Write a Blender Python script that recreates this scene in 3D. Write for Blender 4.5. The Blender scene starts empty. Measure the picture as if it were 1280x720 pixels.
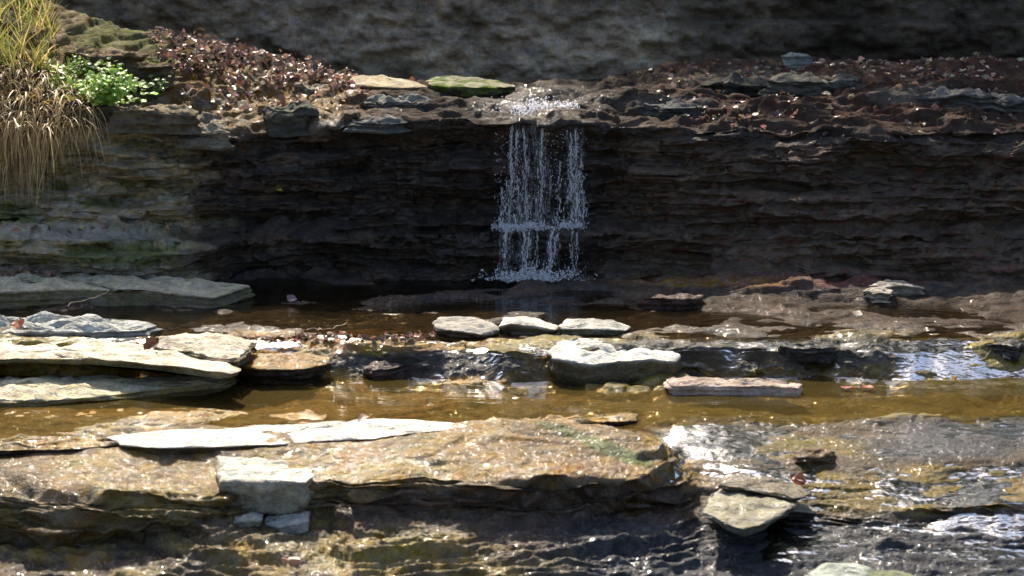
import bpy, math, random
import numpy as np
from mathutils import Vector, Matrix

random.seed(7)
RNG = np.random.default_rng(11)
C = bpy.context.scene.collection
R = math.radians
ZC = 3.0                       # camera height; the creek bed drops away below it
F = 2400.0                     # focal length in photo pixels (1280 wide)
P = R(9.7)
FW = np.array([0, math.cos(P), -math.sin(P)])
UP = np.array([0, math.sin(P), math.cos(P)])

def ray(px, py):
    px = np.asarray(px, float); py = np.asarray(py, float)
    dx = (px-640)/F; dy = (py-360)/F
    return dx, FW[1]-dy*UP[1], FW[2]-dy*UP[2]
def at_y(px, py, Y):
    a, b, c = ray(px, py); t = Y/b
    return np.stack(np.broadcast_arrays(a*t, Y+0*t, ZC+c*t), -1)
def at_z(px, py, z):           # z relative to the camera height
    a, b, c = ray(px, py); t = z/c
    return np.stack(np.broadcast_arrays(a*t, b*t, ZC+z+0*t), -1)
def py_of(Y, z):               # photo row of a point at distance Y, relative height z
    b = z/Y
    # (FW2 - dy*UP2)/(FW1 - dy*UP1) = b
    return 360 + F*(FW[2]-b*FW[1])/(UP[2]-b*UP[1])
def project(V):
    d = V[..., 1]*FW[1] + (V[..., 2]-ZC)*FW[2]
    u = V[..., 1]*UP[1] + (V[..., 2]-ZC)*UP[2]
    return 640+F*V[..., 0]/d, 360-F*u/d

# ------------------------------------------------------------------ noise
_perm = RNG.permutation(256); _perm = np.concatenate([_perm, _perm, _perm])
_g = RNG.normal(size=(256, 3)); _g /= np.linalg.norm(_g, axis=1)[:, None]
_g = _g.astype(np.float32)
def perlin(x, y, z):
    x, y, z = np.broadcast_arrays(np.asarray(x, np.float32), np.asarray(y, np.float32), np.asarray(z, np.float32))
    xi = np.floor(x); yi = np.floor(y); zi = np.floor(z)
    xf = x-xi; yf = y-yi; zf = z-zi
    xi = xi.astype(np.int64) & 255; yi = yi.astype(np.int64) & 255; zi = zi.astype(np.int64) & 255
    u = xf*xf*xf*(xf*(xf*6-15)+10); v = yf*yf*yf*(yf*(yf*6-15)+10); w = zf*zf*zf*(zf*(zf*6-15)+10)
    out = 0
    for a in (0, 1):
        for b in (0, 1):
            for c in (0, 1):
                h = _perm[_perm[_perm[xi+a]+yi+b]+zi+c]
                g = _g[h]
                d = g[..., 0]*(xf-a)+g[..., 1]*(yf-b)+g[..., 2]*(zf-c)
                out = out + d*(u if a else 1-u)*(v if b else 1-v)*(w if c else 1-w)
    return out*1.6
def fbm(x, y, z, o=4, lac=2.03, gain=.5):
    s = 0; a = 1
    for i in range(o):
        s = s + a*perlin(x+i*17.3, y+i*5.1, z+i*9.7)
        x = x*lac; y = y*lac; z = z*lac; a *= gain
    return s
def sstep(a, b, x):
    t = np.clip((x-a)/(b-a), 0, 1); return t*t*(3-2*t)
def terr(h, s, k=.75):         # terrace a height: flat treads, steep risers
    q = h/s; i = np.floor(q); f = q-i
    g = sstep(.5-.5*(1-k), .5+.5*(1-k), f)
    return (i+g)*s

# ------------------------------------------------------------------ objects
def new_mesh(name, V, faces, mat, parent=None, smooth=True, col=None, wet=None, uvless=True):
    me = bpy.data.meshes.new(name)
    V = np.asarray(V, np.float32).reshape(-1, 3)
    if isinstance(faces, np.ndarray):
        n = faces.shape[1]; nf = len(faces)
        me.vertices.add(len(V)); me.vertices.foreach_set('co', V.ravel())
        me.loops.add(nf*n); me.loops.foreach_set('vertex_index', faces.astype(np.int32).ravel())
        me.polygons.add(nf)
        me.polygons.foreach_set('loop_start', np.arange(0, nf*n, n, dtype=np.int32))
        me.update(calc_edges=True)
    else:
        me.from_pydata([tuple(v) for v in V], [], faces)
    me.polygons.foreach_set('use_smooth', np.full(len(me.polygons), smooth))
    if col is not None:
        a = me.attributes.new('col', 'FLOAT_COLOR', 'POINT')
        c = np.ones((len(V), 4), np.float32); c[:, :3] = np.clip(np.broadcast_to(col, (len(V), 3)), 0, 1)
        a.data.foreach_set('color', c.ravel())
    if wet is not None:
        a = me.attributes.new('wet', 'FLOAT', 'POINT')
        a.data.foreach_set('value', np.clip(np.broadcast_to(wet, (len(V),)), 0, 1).astype(np.float32))
    me.materials.append(mat)
    me.validate(); me.update()
    o = bpy.data.objects.new(name, me); C.objects.link(o)
    if parent is not None:
        o.parent = parent
    return o
def tag(o, label, cat, group=None, kind=None):
    o['label'] = label; o['category'] = cat
    if group: o['group'] = group
    if kind: o['kind'] = kind
    return o
def struct(o, label=None):
    o['kind'] = 'structure'
    if label: o['label'] = label
    return o
def grid_faces(nr, nc, mask=None, off=0):
    i = np.arange((nr-1)*(nc-1)); r = i//(nc-1); c = i % (nc-1)
    a = r*nc+c
    f = np.stack([a, a+nc, a+nc+1, a+1], 1)
    if mask is not None: f = f[mask.ravel()]
    return f+off
def compact(V, f, *attrs):
    used = np.unique(f); m = np.full(len(V), -1, np.int64); m[used] = np.arange(len(used))
    return (V[used], m[f]) + tuple(a[used] for a in attrs)

# ------------------------------------------------------------------ materials
def mat(name):
    m = bpy.data.materials.new(name); m.use_nodes = True
    nt = m.node_tree; nt.nodes.clear()
    out = nt.nodes.new('ShaderNodeOutputMaterial')
    return m, nt, out
def N(nt, t, **kw):
    n = nt.nodes.new(t)
    for k, v in kw.items():
        if k.startswith('i_'): n.inputs[k[2:].replace('_', ' ')].default_value = v
        else: setattr(n, k, v)
    return n
def L(nt, a, b): nt.links.new(a, b)
def ramp(nt, src, lo, hi, a=0., b=1.):
    n = N(nt, 'ShaderNodeMapRange'); n.clamp = True
    n.inputs[1].default_value = lo; n.inputs[2].default_value = hi
    n.inputs[3].default_value = a; n.inputs[4].default_value = b
    L(nt, src, n.inputs[0]); return n.outputs[0]
def mth(nt, op, a, b=None):
    n = N(nt, 'ShaderNodeMath', operation=op)
    for i, v in enumerate((a, b)):
        if v is None: continue
        if isinstance(v, (int, float)): n.inputs[i].default_value = v
        else: L(nt, v, n.inputs[i])
    return n.outputs[0]
def noise(nt, vec, scale, detail=5, rough=.6, lac=2.):
    n = N(nt, 'ShaderNodeTexNoise'); n.inputs['Scale'].default_value = scale
    n.inputs['Detail'].default_value = detail; n.inputs['Roughness'].default_value = rough
    L(nt, vec, n.inputs['Vector']); return n.outputs['Fac']
def mapped(nt, sc):
    tc = N(nt, 'ShaderNodeTexCoord'); mp = N(nt, 'ShaderNodeMapping'); mp.inputs['Scale'].default_value = sc
    L(nt, tc.outputs['Object'], mp.inputs['Vector']); return mp.outputs['Vector']
def bump(nt, h, strength, dist, prev=None):
    b = N(nt, 'ShaderNodeBump'); b.inputs['Strength'].default_value = strength; b.inputs['Distance'].default_value = dist
    L(nt, h, b.inputs['Height'])
    if prev is not None: L(nt, prev, b.inputs['Normal'])
    return b.outputs['Normal']

def rock_material():
    m, nt, out = mat('rock')
    ac = N(nt, 'ShaderNodeAttribute', attribute_name='col'); aw = N(nt, 'ShaderNodeAttribute', attribute_name='wet')
    wet = aw.outputs['Fac']
    iso = mapped(nt, (1, 1, 1)); lay = mapped(nt, (1, 1, 1.9))
    n1 = noise(nt, lay, 9, 7, .65); n2 = noise(nt, iso, 45, 5, .7); n3 = noise(nt, lay, 34, 4, .6)
    f = mth(nt, 'MULTIPLY', ramp(nt, n1, .3, .7, .5, 1.35), ramp(nt, n2, .25, .75, .6, 1.3))
    mx = N(nt, 'ShaderNodeVectorMath', operation='SCALE'); L(nt, ac.outputs['Color'], mx.inputs[0]); L(nt, f, mx.inputs['Scale'])
    # warm / cool mottling
    hs = N(nt, 'ShaderNodeHueSaturation'); L(nt, mx.outputs[0], hs.inputs['Color'])
    L(nt, ramp(nt, noise(nt, iso, 5, 3), .3, .7, .485, .515), hs.inputs['Hue'])
    L(nt, ramp(nt, noise(nt, iso, 14, 4), .3, .7, .6, 1.3), hs.inputs['Saturation'])
    b = N(nt, 'ShaderNodeBsdfPrincipled'); L(nt, hs.outputs[0], b.inputs['Base Color'])
    h = mth(nt, 'ADD', mth(nt, 'MULTIPLY', n3, 1.), mth(nt, 'MULTIPLY', n2, .6))
    h = mth(nt, 'ADD', h, mth(nt, 'MULTIPLY', noise(nt, iso, 140, 3, .6), .35))
    nb = bump(nt, h, 1., .016)
    L(nt, nb, b.inputs['Normal'])
    L(nt, ramp(nt, wet, 0, 1, .9, .55), b.inputs['Roughness'])
    L(nt, ramp(nt, wet, 0, 1, .06, .08), b.inputs['Specular IOR Level'])
    L(nt, mth(nt, 'MULTIPLY', wet, ramp(nt, noise(nt, iso, 26, 4), .42, .58, .0, 1.)), b.inputs['Coat Weight']); b.inputs['Coat IOR'].default_value = 1.33
    b.inputs['Coat Roughness'].default_value = .05
    wv = mth(nt, 'ADD', noise(nt, iso, 42, 1, .5), mth(nt, 'MULTIPLY', noise(nt, iso, 90, 1, .5), .35))
    L(nt, bump(nt, wv, 1., .015), b.inputs['Coat Normal'])
    L(nt, b.outputs[0], out.inputs[0]); return m

def water_material(name, tint, opac, sc=(14, 30, 14), bstr=.25, rough=.02, dist=.01, murk=(.05, .035, .012)):
    m, nt, out = mat(name)
    v = mapped(nt, sc)
    h = mth(nt, 'ADD', noise(nt, v, 1., 3, .5), mth(nt, 'MULTIPLY', noise(nt, v, .25, 2, .5), 1.5))
    nb = bump(nt, h, bstr, dist)
    g = N(nt, 'ShaderNodeBsdfGlossy'); g.inputs['Roughness'].default_value = rough; L(nt, nb, g.inputs['Normal'])
    g.inputs['Color'].default_value = (1, 1, 1, 1)
    t = N(nt, 'ShaderNodeBsdfTransparent'); t.inputs['Color'].default_value = (*tint, 1)
    d = N(nt, 'ShaderNodeBsdfDiffuse'); d.inputs['Color'].default_value = (*murk, 1)
    mx0 = N(nt, 'ShaderNodeMixShader'); mx0.inputs[0].default_value = opac
    L(nt, t.outputs[0], mx0.inputs[1]); L(nt, d.outputs[0], mx0.inputs[2])
    fr = N(nt, 'ShaderNodeFresnel'); fr.inputs['IOR'].default_value = 1.33; L(nt, nb, fr.inputs['Normal'])
    mx = N(nt, 'ShaderNodeMixShader'); L(nt, fr.outputs[0], mx.inputs[0])
    L(nt, mx0.outputs[0], mx.inputs[1]); L(nt, g.outputs[0], mx.inputs[2])
    L(nt, mx.outputs[0], out.inputs[0]); return m

def simple(name, col, rough=.7, spec=.4, var=.35, vs=30, sss=0, trans=0., attr=False, coat=0):
    m, nt, out = mat(name)
    b = N(nt, 'ShaderNodeBsdfPrincipled')
    iso = mapped(nt, (1, 1, 1))
    f = ramp(nt, noise(nt, iso, vs, 4), .3, .7, 1-var, 1+var)
    mx = N(nt, 'ShaderNodeVectorMath', operation='SCALE'); L(nt, f, mx.inputs['Scale'])
    if attr:
        a = N(nt, 'ShaderNodeAttribute', attribute_name='col'); L(nt, a.outputs['Color'], mx.inputs[0])
    else: mx.inputs[0].default_value = col
    L(nt, mx.outputs[0], b.inputs['Base Color'])
    b.inputs['Roughness'].default_value = rough; b.inputs['Specular IOR Level'].default_value = spec
    b.inputs['Coat Weight'].default_value = coat; b.inputs['Coat Roughness'].default_value = .15
    if trans:
        tr = N(nt, 'ShaderNodeBsdfTranslucent'); L(nt, mx.outputs[0], tr.inputs['Color'])
        ms = N(nt, 'ShaderNodeMixShader'); ms.inputs[0].default_value = trans
        L(nt, b.outputs[0], ms.inputs[1]); L(nt, tr.outputs[0], ms.inputs[2]); L(nt, ms.outputs[0], out.inputs[0])
    else: L(nt, b.outputs[0], out.inputs[0])
    return m

ROCK = rock_material()
LEAF = simple('dead_leaf', (.2, .1, .06), .5, .4, .3, 40, trans=.2, attr=True, coat=.12)
GREEN = simple('green_leaf', (.1, .2, .03), .5, .5, .3, 20, trans=.35, attr=True)
BARK = simple('twig_bark', (.25, .2, .15), .8, .3, .4, 60)
WOOD = simple('tree_bark', (.12, .09, .07), .9, .3, .4, 10)

# ------------------------------------------------------------------ terrain loft
# each row of the bed is a line across the creek: knots (px, Y, value); 'p' value = photo row it is seen at, 'z' = height
rows = []
def row(kind, Yk, vk, amp):    # Yk, vk: lists of (px, value)
    rows.append((kind, Yk, vk, amp))
crest = [(-400, -40), (0, -25), (40, -5), (70, 10), (130, 25), (200, 42), (300, 66), (380, 84), (430, 99), (530, 106), (640, 106), (740, 102), (790, 92), (850, 80), (960, 77), (1130, 76), (1280, 70), (1680, 62)]
row('z', [(-400, 19), (1680, 19)], [(-400, -.3), (430, -1.25), (640, -1.3), (1680, -1.1)], .3)
row('p', [(-400, 14.4), (200, 14.5), (430, 15), (1680, 15)], crest, .5)
row('p', [(-400, 12.6), (130, 12.7), (250, 13.2), (1680, 13.2)], [(-400, 40), (0, 45), (60, 70), (120, 95), (180, 105), (250, 112), (330, 120), (430, 126), (560, 131), (640, 129), (760, 124), (860, 112), (1000, 108), (1280, 103), (1680, 100)], .8)
row('p', [(-400, 11.9), (230, 12.0), (560, 12.0), (760, 12.05), (900, 12.25), (1680, 12.25)], [(-400, 150), (0, 150), (150, 152), (230, 172), (290, 176), (350, 168), (440, 152), (560, 150), (640, 153), (760, 154), (860, 160), (1000, 165), (1680, 160)], .7)
row('p', [(-400, 11.9), (230, 12.1), (560, 12.18), (760, 12.15), (900, 12.15), (1680, 12.15)], [(-400, 185), (0, 185), (150, 190), (230, 198), (440, 182), (560, 178), (640, 176), (760, 184), (860, 195), (1000, 200), (1680, 200)], 1.)
row('p', [(-400, 11.95), (200, 11.95), (260, 12.2), (600, 12.14), (760, 12.08), (900, 11.98), (1680, 11.95)], [(-400, 280), (0, 282), (220, 288), (600, 281), (740, 281), (1280, 280), (1680, 280)], 1.)
row('p', [(-400, 11.55), (190, 11.6), (240, 12.0), (290, 12.15), (600, 12.0), (740, 12.0), (900, 11.88), (1680, 11.8)], [(-400, 292), (0, 292), (220, 300), (600, 288), (740, 288), (1280, 292), (1680, 290)], 1.)
row('p', [(-400, 11.45), (200, 11.6), (300, 12.1), (600, 12.06), (740, 12.05), (900, 11.7), (1680, 11.65)], [(-400, 342), (0, 343), (250, 352), (640, 354), (740, 354), (860, 347), (1280, 350), (1680, 350)], .8)
row('z', [(-400, 11.2), (1680, 11.2)], [(-400, -1.97), (0, -1.99), (300, -2.03), (430, -2.03), (560, -2.012), (650, -2.012), (740, -1.995), (830, -1.98), (950, -1.965), (1280, -1.97), (1680, -1.97)], .55)
row('z', [(-400, 10.7), (1680, 10.7)], [(-400, -2.03), (500, -2.03), (900, -2.02), (1100, -2.01), (1680, -2.01)], .4)
row('z', [(-400, 10.2), (1680, 10.2)], [(-400, -2.0), (450, -2.0), (560, -2.006), (850, -2.01), (1280, -2.0), (1680, -2.0)], .35)
row('z', [(-400, 9.95), (300, 9.95), (700, 9.9), (1680, 10.0)], [(-400, -2.018), (1680, -2.022)], .5)
row('z', [(-400, 9.8), (700, 9.74), (1680, 9.8)], [(-400, -2.15), (300, -2.17), (1680, -2.16)], .7)
row('z', [(-400, 9.3), (1680, 9.3)], [(-400, -2.18), (300, -2.19), (1680, -2.21)], .45)
row('z', [(-400, 8.82), (780, 8.85), (880, 8.95), (1680, 9.0)], [(-400, -2.16), (500, -2.16), (780, -2.155), (815, -2.175), (900, -2.172), (1680, -2.165)], .3)
row('z', [(-400, 8.55), (700, 8.55), (900, 8.7), (1680, 8.7)], [(-400, -2.135), (500, -2.13), (815, -2.12), (850, -2.205), (900, -2.20), (1680, -2.19)], .4)
row('z', [(-400, 8.3), (400, 8.28), (840, 8.32), (880, 8.42), (1680, 8.45)], [(-400, -2.14), (700, -2.135), (846, -2.14), (872, -2.235), (1000, -2.23), (1680, -2.225)], .5)
row('p', [(-400, 7.84), (235, 7.82), (280, 8.0), (390, 8.0), (425, 7.93), (700, 7.95), (820, 8.02), (872, 8.1), (900, 8.2), (1680, 8.2)], [(-400, 622), (235, 622), (280, 600), (390, 600), (425, 603), (650, 599), (800, 597), (868, 602), (890, 616), (1000, 608), (1680, 606)], .8)
row('p', [(-400, 7.80), (235, 7.74), (282, 7.92), (386, 7.92), (420, 7.84), (560, 7.92), (830, 7.98), (900, 8.0), (1680, 7.98)], [(-400, 657), (150, 653), (300, 645), (500, 640), (820, 640), (870, 640), (900, 648), (1000, 650), (1090, 650), (1280, 630), (1680, 620)], 1.)
row('p', [(-400, 7.76), (150, 7.74), (220, 7.64), (280, 7.74), (385, 7.74), (420, 7.64), (830, 7.80), (900, 7.92), (1680, 7.95)], [(-400, 686), (120, 682), (220, 664), (500, 668), (820, 672), (880, 664), (1000, 660), (1090, 662), (1280, 645), (1680, 635)], 1.)
row('p', [(-400, 7.48), (400, 7.42), (830, 7.58), (900, 7.7), (1680, 7.72)], [(-400, 722), (400, 720), (830, 708), (1000, 692), (1680, 685)], .9)
row('z', [(-400, 7.2), (1680, 7.2)], [(-400, -2.62), (700, -2.58), (900, -2.55), (1680, -2.53)], .6)
row('z', [(-400, 4.), (1680, 4.)], [(-400, -2.7), (1680, -2.6)], .6)
row('z', [(-400, -3.), (1680, -3.)], [(-400, -2.7), (1680, -2.6)], .6)

PX = np.arange(-400, 1681, 1.9)
def itp(k): return np.interp(PX, [a for a, _ in k], [b for _, b in k])
cy, cz, ca = [], [], []
for j, (kind, Yk, vk, amp) in enumerate(rows):
    Y = itp(Yk)
    if kind == 'p':
        z = at_y(PX, itp(vk), Y)[:, 2]-ZC
    else: z = itp(vk)
    cy.append(Y); cz.append(z); ca.append(np.full_like(PX, amp))
cy = np.array(cy); cz = np.array(cz); ca = np.array(ca)
for j in range(len(rows)):
    wy = {3: .10, 4: .10, 7: .08, 10: .16, 11: .14, 12: .12, 14: .07, 15: .05, 16: .06, 17: .07, 18: .07, 19: .08}.get(j, .05)
    cy[j] += wy*fbm(PX/150, j*3.7, 1., 4); cz[j] += (.012 if 9 < j < 13 else .006)*fbm(PX/90, j*5.1, 4., 3)
for j in range(len(rows)):     # soften knots across
    k = np.hanning(9); k /= k.sum()
    for A in (cy, cz):
        A[j] = np.convolve(np.pad(A[j], 4, mode='edge'), k, mode='valid')
dens = [12, 70, 75, 40, 90, 14, 55, 45, 24, 34, 24, 38, 34, 38, 44, 26, 26, 44, 48, 34, 46, 40, 30, 16]
segy, segz, sega, segid = [], [], [], []
for j in range(len(rows)-1):
    t = np.arange(dens[j])/dens[j]
    for tt in t:
        segy.append(cy[j]*(1-tt)+cy[j+1]*tt); segz.append(cz[j]*(1-tt)+cz[j+1]*tt)
        sega.append(ca[j]*(1-tt)+ca[j+1]*tt); segid.append(j+tt)
segy.append(cy[-1]); segz.append(cz[-1]); sega.append(ca[-1]); segid.append(len(rows)-1.)
SY = np.array(segy); SZ = np.array(segz); SA = np.array(sega); RID = np.array(segid)
NR, NC = SY.shape
k = np.hanning(9); k /= k.sum()
for A in (SY, SZ, SA):         # round the profile
    A[:] = sum(k[i]*np.pad(A, ((4, 4), (0, 0)), mode='edge')[i:i+NR] for i in range(9))
a, b, c = ray(PX[None, :], py_of(np.maximum(SY, 3.), SZ))
depth = SY*FW[1] - SZ*FW[2]
depth = np.maximum(depth, 4.)
X = (PX[None, :]-640)/F*depth
SM = np.stack([X, SY, SZ+ZC], -1)      # the smooth bed
def normals(V):
    du = np.gradient(V, axis=1); dv = np.gradient(V, axis=0)
    n = np.cross(dv, du); n /= np.linalg.norm(n, axis=-1)[..., None]+1e-9
    return n
NM = normals(SM)
if NM[..., 2].mean() < 0: NM = -NM
steep = np.clip(1-np.abs(NM[..., 2]), 0, 1)
x, y, z = SM[..., 0], SM[..., 1], SM[..., 2]
zz = z + .07*perlin(x*.5, y*.5, 3.) + .035*fbm(x*1.6, y*1.2, z*2, 3) - .012*x
L1 = fbm(x*.9, y*.7, zz*11, 2); L2 = fbm(x*2.3+9, y*2, zz*30, 2); L3 = fbm(x*7, y*7, zz*80, 2)
sharp = lambda v, k=5: np.tanh(v*k)/np.tanh(k)
def blocks(x, y, z, sx, sz):   # jointed blocks: every cell of a warped brick lattice sits in or out a little
    zz_ = z*sz+.5*perlin(x*.8, y*.5, z*1.5); r_ = np.floor(zz_); xx_ = x*sx+r_*.37+.8*perlin(x*1.3, 2., z*3)
    c_ = np.floor(xx_); h = np.sin(r_*127.1+c_*311.7)*43758.5453; return (h-np.floor(h))*2-1
L4 = blocks(x, y, zz, 1.6, 9)*.5+blocks(x+5, y, zz, 3.5, 19)*.5
frs = sstep(14.5, 17, RID)[:, None]
lump = fbm(x*2.2, y*2, z*4.5, 5); SIG = 1
mk = sstep(-.3, .4, fbm(x*1.1+6, y, z*2.2, 3))
face_d = (.07*sharp(L1, 3)*(.3+.9*mk)+.022*sharp(L2, 3)*(1.3-mk)+.010*L3*mk+.02*fbm(x*7, y*5, z*9, 3)*(1-mk) + .15*lump + .07*L4)*(1-frs) + frs*(.045*sharp(L1, 3)+.035*sharp(L2, 4)+.014*L3+.02*lump+.025*L4)
top_h = .05*fbm(x*.9, y*1.6, 5., 3)
top_d = terr(top_h + .02*perlin(x*3, y*4, 8.), .018, .8)*1.0 + .007*fbm(x*7, y*9, z*8, 3) + .5*top_h*.3
sw = sstep(.12, .55, steep); sw = np.where(RID[:, None] > 14.5, sstep(.3, .7, steep), sw)
fr = sstep(14.5, 17, RID)[:, None]     # the front ledge is smoother and finer
amp = SA
D = np.zeros_like(SM)
fq = terr(face_d, .055, .85); face_d = np.where(fr > .5, face_d, .45*face_d+.6*fq)
hn = NM.copy(); hn[..., 2] *= .25
D += hn*(face_d*sw*amp*(1-.45*fr))[..., None]
T2 = np.tanh(6*fbm(x*1.7+3, y*2.6, 1., 3))*.012 + blocks(x, 0., y*.6, 1.3, 4)*.008
right = sstep(860, 900, PX)[None, :]
flat = 1-.75*fr-.0*right
D[..., 2] += (top_d*1.5+T2*1.6)*(1-sw)*amp*1.3*flat*(1-.55*right*sstep(14, 14.5, RID)[:, None])
# bedding: sloping rock steps down in level treads with sharp risers
def bedding(zv, step, seed):
    wz = .35*step*fbm(x*.9+seed, y*1.2, seed, 3)*2 + .012*x*.5
    return terr(zv+wz, step, .82)-(zv+wz)
wf_ = sstep(15.2, 16.2, RID)*(1-sstep(20.2, 20.8, RID)); wt_ = (1-sstep(2.9, 3.3, RID))*sstep(.8, 1.2, RID); wb_ = sstep(6.9, 7.2, RID)*(1-sstep(8.6, 9.2, RID))
wf2 = wf_[:, None]*sstep(.012, .05, steep)*(1-.5*right)
hard = wf_[:, None]*sstep(.08, .3, steep)
D += hn*(hard*(.022*sharp(fbm(x*2.2, y, z*62+.6*x, 2), 4)+.012*sharp(fbm(x*5, y, z*120, 2), 4)))[..., None]
low = sstep(18.8, 19.3, RID)[:, None]
D[..., 2] += low*(bedding(z+.012*fbm(x*2, y*5, 8., 3), .022, 9.)*.55+.012*fbm(x*7, y*16, 2., 4))
bm_ = sstep(-.15, .35, fbm(x*1.4+3, y*2, z*3, 3))
D[..., 2] += bedding(z+.02*fbm(x*2.5, y*3, 1., 4), .08, 2.)*wf2*(.35+.65*bm_) + bedding(z+.01*fbm(x*5, y*5, 3., 3), .026, 5.)*wf2*.7*(1-bm_)
D[..., 2] += bedding(z, .055, 7.)*wt_[:, None]*.9 + bedding(z, .02, 3.)*wt_[:, None]*.6 + bedding(z, .03, 4.)*wb_[:, None]
D += NM*(((1-fr)*.014*fbm(x*13, y*13, z*20, 4)+fr*(.009*fbm(x*6, y*14, z*60, 4)+.0045*fbm(x*40, y*40, z*45, 3))*(1-.45*right))*np.clip(amp, .15, 1)*(1+.25*fr))[..., None]
BED = SM + D
PXV, PYV = project(np.where(BED[..., 1:2] > 3, BED, np.array([0, 3., 0])))
NB = normals(BED)
if NB[..., 2].mean() < 0: NB = -NB

# ---- colour zones of the stone (shale, algae film, moss, dry pale faces, and some painted light and shade)
def blob(px, py, rx, ry, soft=.5, rot=0.):
    dx = PXV-px; dy = PYV-py
    c_, s_ = math.cos(R(rot)), math.sin(R(rot)); u = (dx*c_+dy*s_)/rx; v = (-dx*s_+dy*c_)/ry
    d = np.sqrt(u*u+v*v) + .35*NZ
    return 1-sstep(1-soft, 1+soft*.3, d)
X_, Y_, Z_ = BED[..., 0], BED[..., 1], BED[..., 2]
NZ = fbm(X_*3, Y_*3, Z_*9, 4)
NZ2 = fbm(X_*9+4, Y_*9, Z_*22, 3)
shale = np.array([.07, .057, .049]); brown = np.array([.12, .08, .054]); blueg = np.array([.045, .048, .058])
pale = np.array([.42, .36, .27]); greyp = np.array([.18, .165, .14]); moss = np.array([.05, .085, .018]); ochre = np.array([.30, .175, .05])
olive = np.array([.19, .145, .035]); red = np.array([.13, .05, .04])
col = np.broadcast_to(shale, BED.shape).copy()
def mixc(c_, w):
    global col
    w = np.clip(w, 0, 1)[..., None]; col = col*(1-w)+np.asarray(c_)*w
rid = np.broadcast_to(RID[:, None], (NR, NC))
pxg = PXV
mixc(brown, sstep(-.1, .5, NZ)*.8)
mixc(blueg, sstep(.1, .6, NZ2)*.5)
# upper ledge top
top = (1-sstep(2.7, 3.2, rid))
mixc(brown*.5, top*.85)
mixc(ochre*.55, top*blob(300, 130, 170, 50, .4)*.9)
mixc(greyp, top*blob(230, 140, 90, 26, .4)*.8*sstep(-.1, .3, NZ2+.1))
mixc(np.array([.19, .135, .06]), top*blob(120, 50, 110, 60, .4)*.8); mixc(moss*1.4, top*blob(150, 40, 80, 30)*.5)
mixc(red*.7, top*sstep(780, 900, pxg)*.55*sstep(-.3, .4, NZ2))
mixc(greyp, top*blob(1140, 118, 60, 14)*.6 + top*blob(830, 130, 60, 12)*.5+top*blob(930, 100, 80, 16)*.4)
mixc(shale*.8, top*blob(660, 130, 170, 40, .6)*.9)
# left bank face, its tones lightened to stand in for dappled light
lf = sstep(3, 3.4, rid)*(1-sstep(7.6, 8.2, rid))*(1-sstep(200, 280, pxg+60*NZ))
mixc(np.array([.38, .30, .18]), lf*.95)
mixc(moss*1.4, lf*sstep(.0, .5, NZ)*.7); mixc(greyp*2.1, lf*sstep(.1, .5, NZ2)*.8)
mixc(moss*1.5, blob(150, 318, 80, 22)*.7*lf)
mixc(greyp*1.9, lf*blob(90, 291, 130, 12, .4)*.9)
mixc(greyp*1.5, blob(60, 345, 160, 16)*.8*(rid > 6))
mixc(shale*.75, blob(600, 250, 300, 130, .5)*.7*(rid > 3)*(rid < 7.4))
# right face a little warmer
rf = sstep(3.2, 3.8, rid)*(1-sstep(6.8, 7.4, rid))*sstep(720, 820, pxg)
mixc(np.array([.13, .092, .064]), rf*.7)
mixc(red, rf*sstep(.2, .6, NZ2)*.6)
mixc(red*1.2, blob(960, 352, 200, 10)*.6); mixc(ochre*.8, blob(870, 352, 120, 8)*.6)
# foot pool, lip
lp = sstep(7.8, 8.3, rid)*(1-sstep(13.9, 14.3, rid))
mixc(olive*1.1, lp*.9*sstep(9.6, 10.6, rid)); mixc(brown*.45, lp*.9*(1-sstep(9.4, 10.2, rid)))
mixc(ochre*.9, lp*blob(430, 428, 190, 16, .4)); mixc(ochre*1.1, lp*blob(330, 490, 420, 50, .5)*.9)
mixc(blueg*1.3, blob(950, 440, 300, 26, .4)*.8*(rid > 9.4)*(rid < 12.6)); mixc(blueg*1.1, blob(540, 455, 170, 18, .4)*.9*(rid > 10.5))
# front ledge
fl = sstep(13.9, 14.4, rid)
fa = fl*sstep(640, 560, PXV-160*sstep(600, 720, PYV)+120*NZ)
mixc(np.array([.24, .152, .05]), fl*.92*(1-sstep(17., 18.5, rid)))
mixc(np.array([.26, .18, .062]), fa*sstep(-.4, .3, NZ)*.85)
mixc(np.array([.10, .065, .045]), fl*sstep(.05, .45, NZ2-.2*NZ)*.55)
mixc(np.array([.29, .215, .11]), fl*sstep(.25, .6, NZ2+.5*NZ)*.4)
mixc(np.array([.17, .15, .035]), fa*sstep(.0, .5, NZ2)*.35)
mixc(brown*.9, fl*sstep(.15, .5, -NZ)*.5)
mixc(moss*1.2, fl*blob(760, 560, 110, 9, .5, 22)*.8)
mixc(np.array([.10, .07, .055]), fl*blob(680, 635, 210, 45, .5)*.85)  # dark recess of the ledge face, its shade painted into the colour
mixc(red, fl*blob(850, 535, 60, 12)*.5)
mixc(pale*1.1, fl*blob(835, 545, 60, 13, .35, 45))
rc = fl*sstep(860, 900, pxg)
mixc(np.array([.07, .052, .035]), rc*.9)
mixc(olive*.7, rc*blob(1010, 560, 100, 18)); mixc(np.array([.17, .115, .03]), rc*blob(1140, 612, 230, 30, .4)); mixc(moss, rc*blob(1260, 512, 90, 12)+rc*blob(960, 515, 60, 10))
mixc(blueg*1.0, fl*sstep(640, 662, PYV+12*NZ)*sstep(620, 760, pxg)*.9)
mixc(brown*.5, fl*sstep(.08, .3, np.broadcast_to(steep, NZ.shape))*sstep(16, 16.5, rid)*sstep(-.3, .2, NZ)*.55); mixc(blueg*1.4, rc*blob(1190, 545, 130, 30)*.8)  # steep risers darkened in the colour, as if in shade
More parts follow.
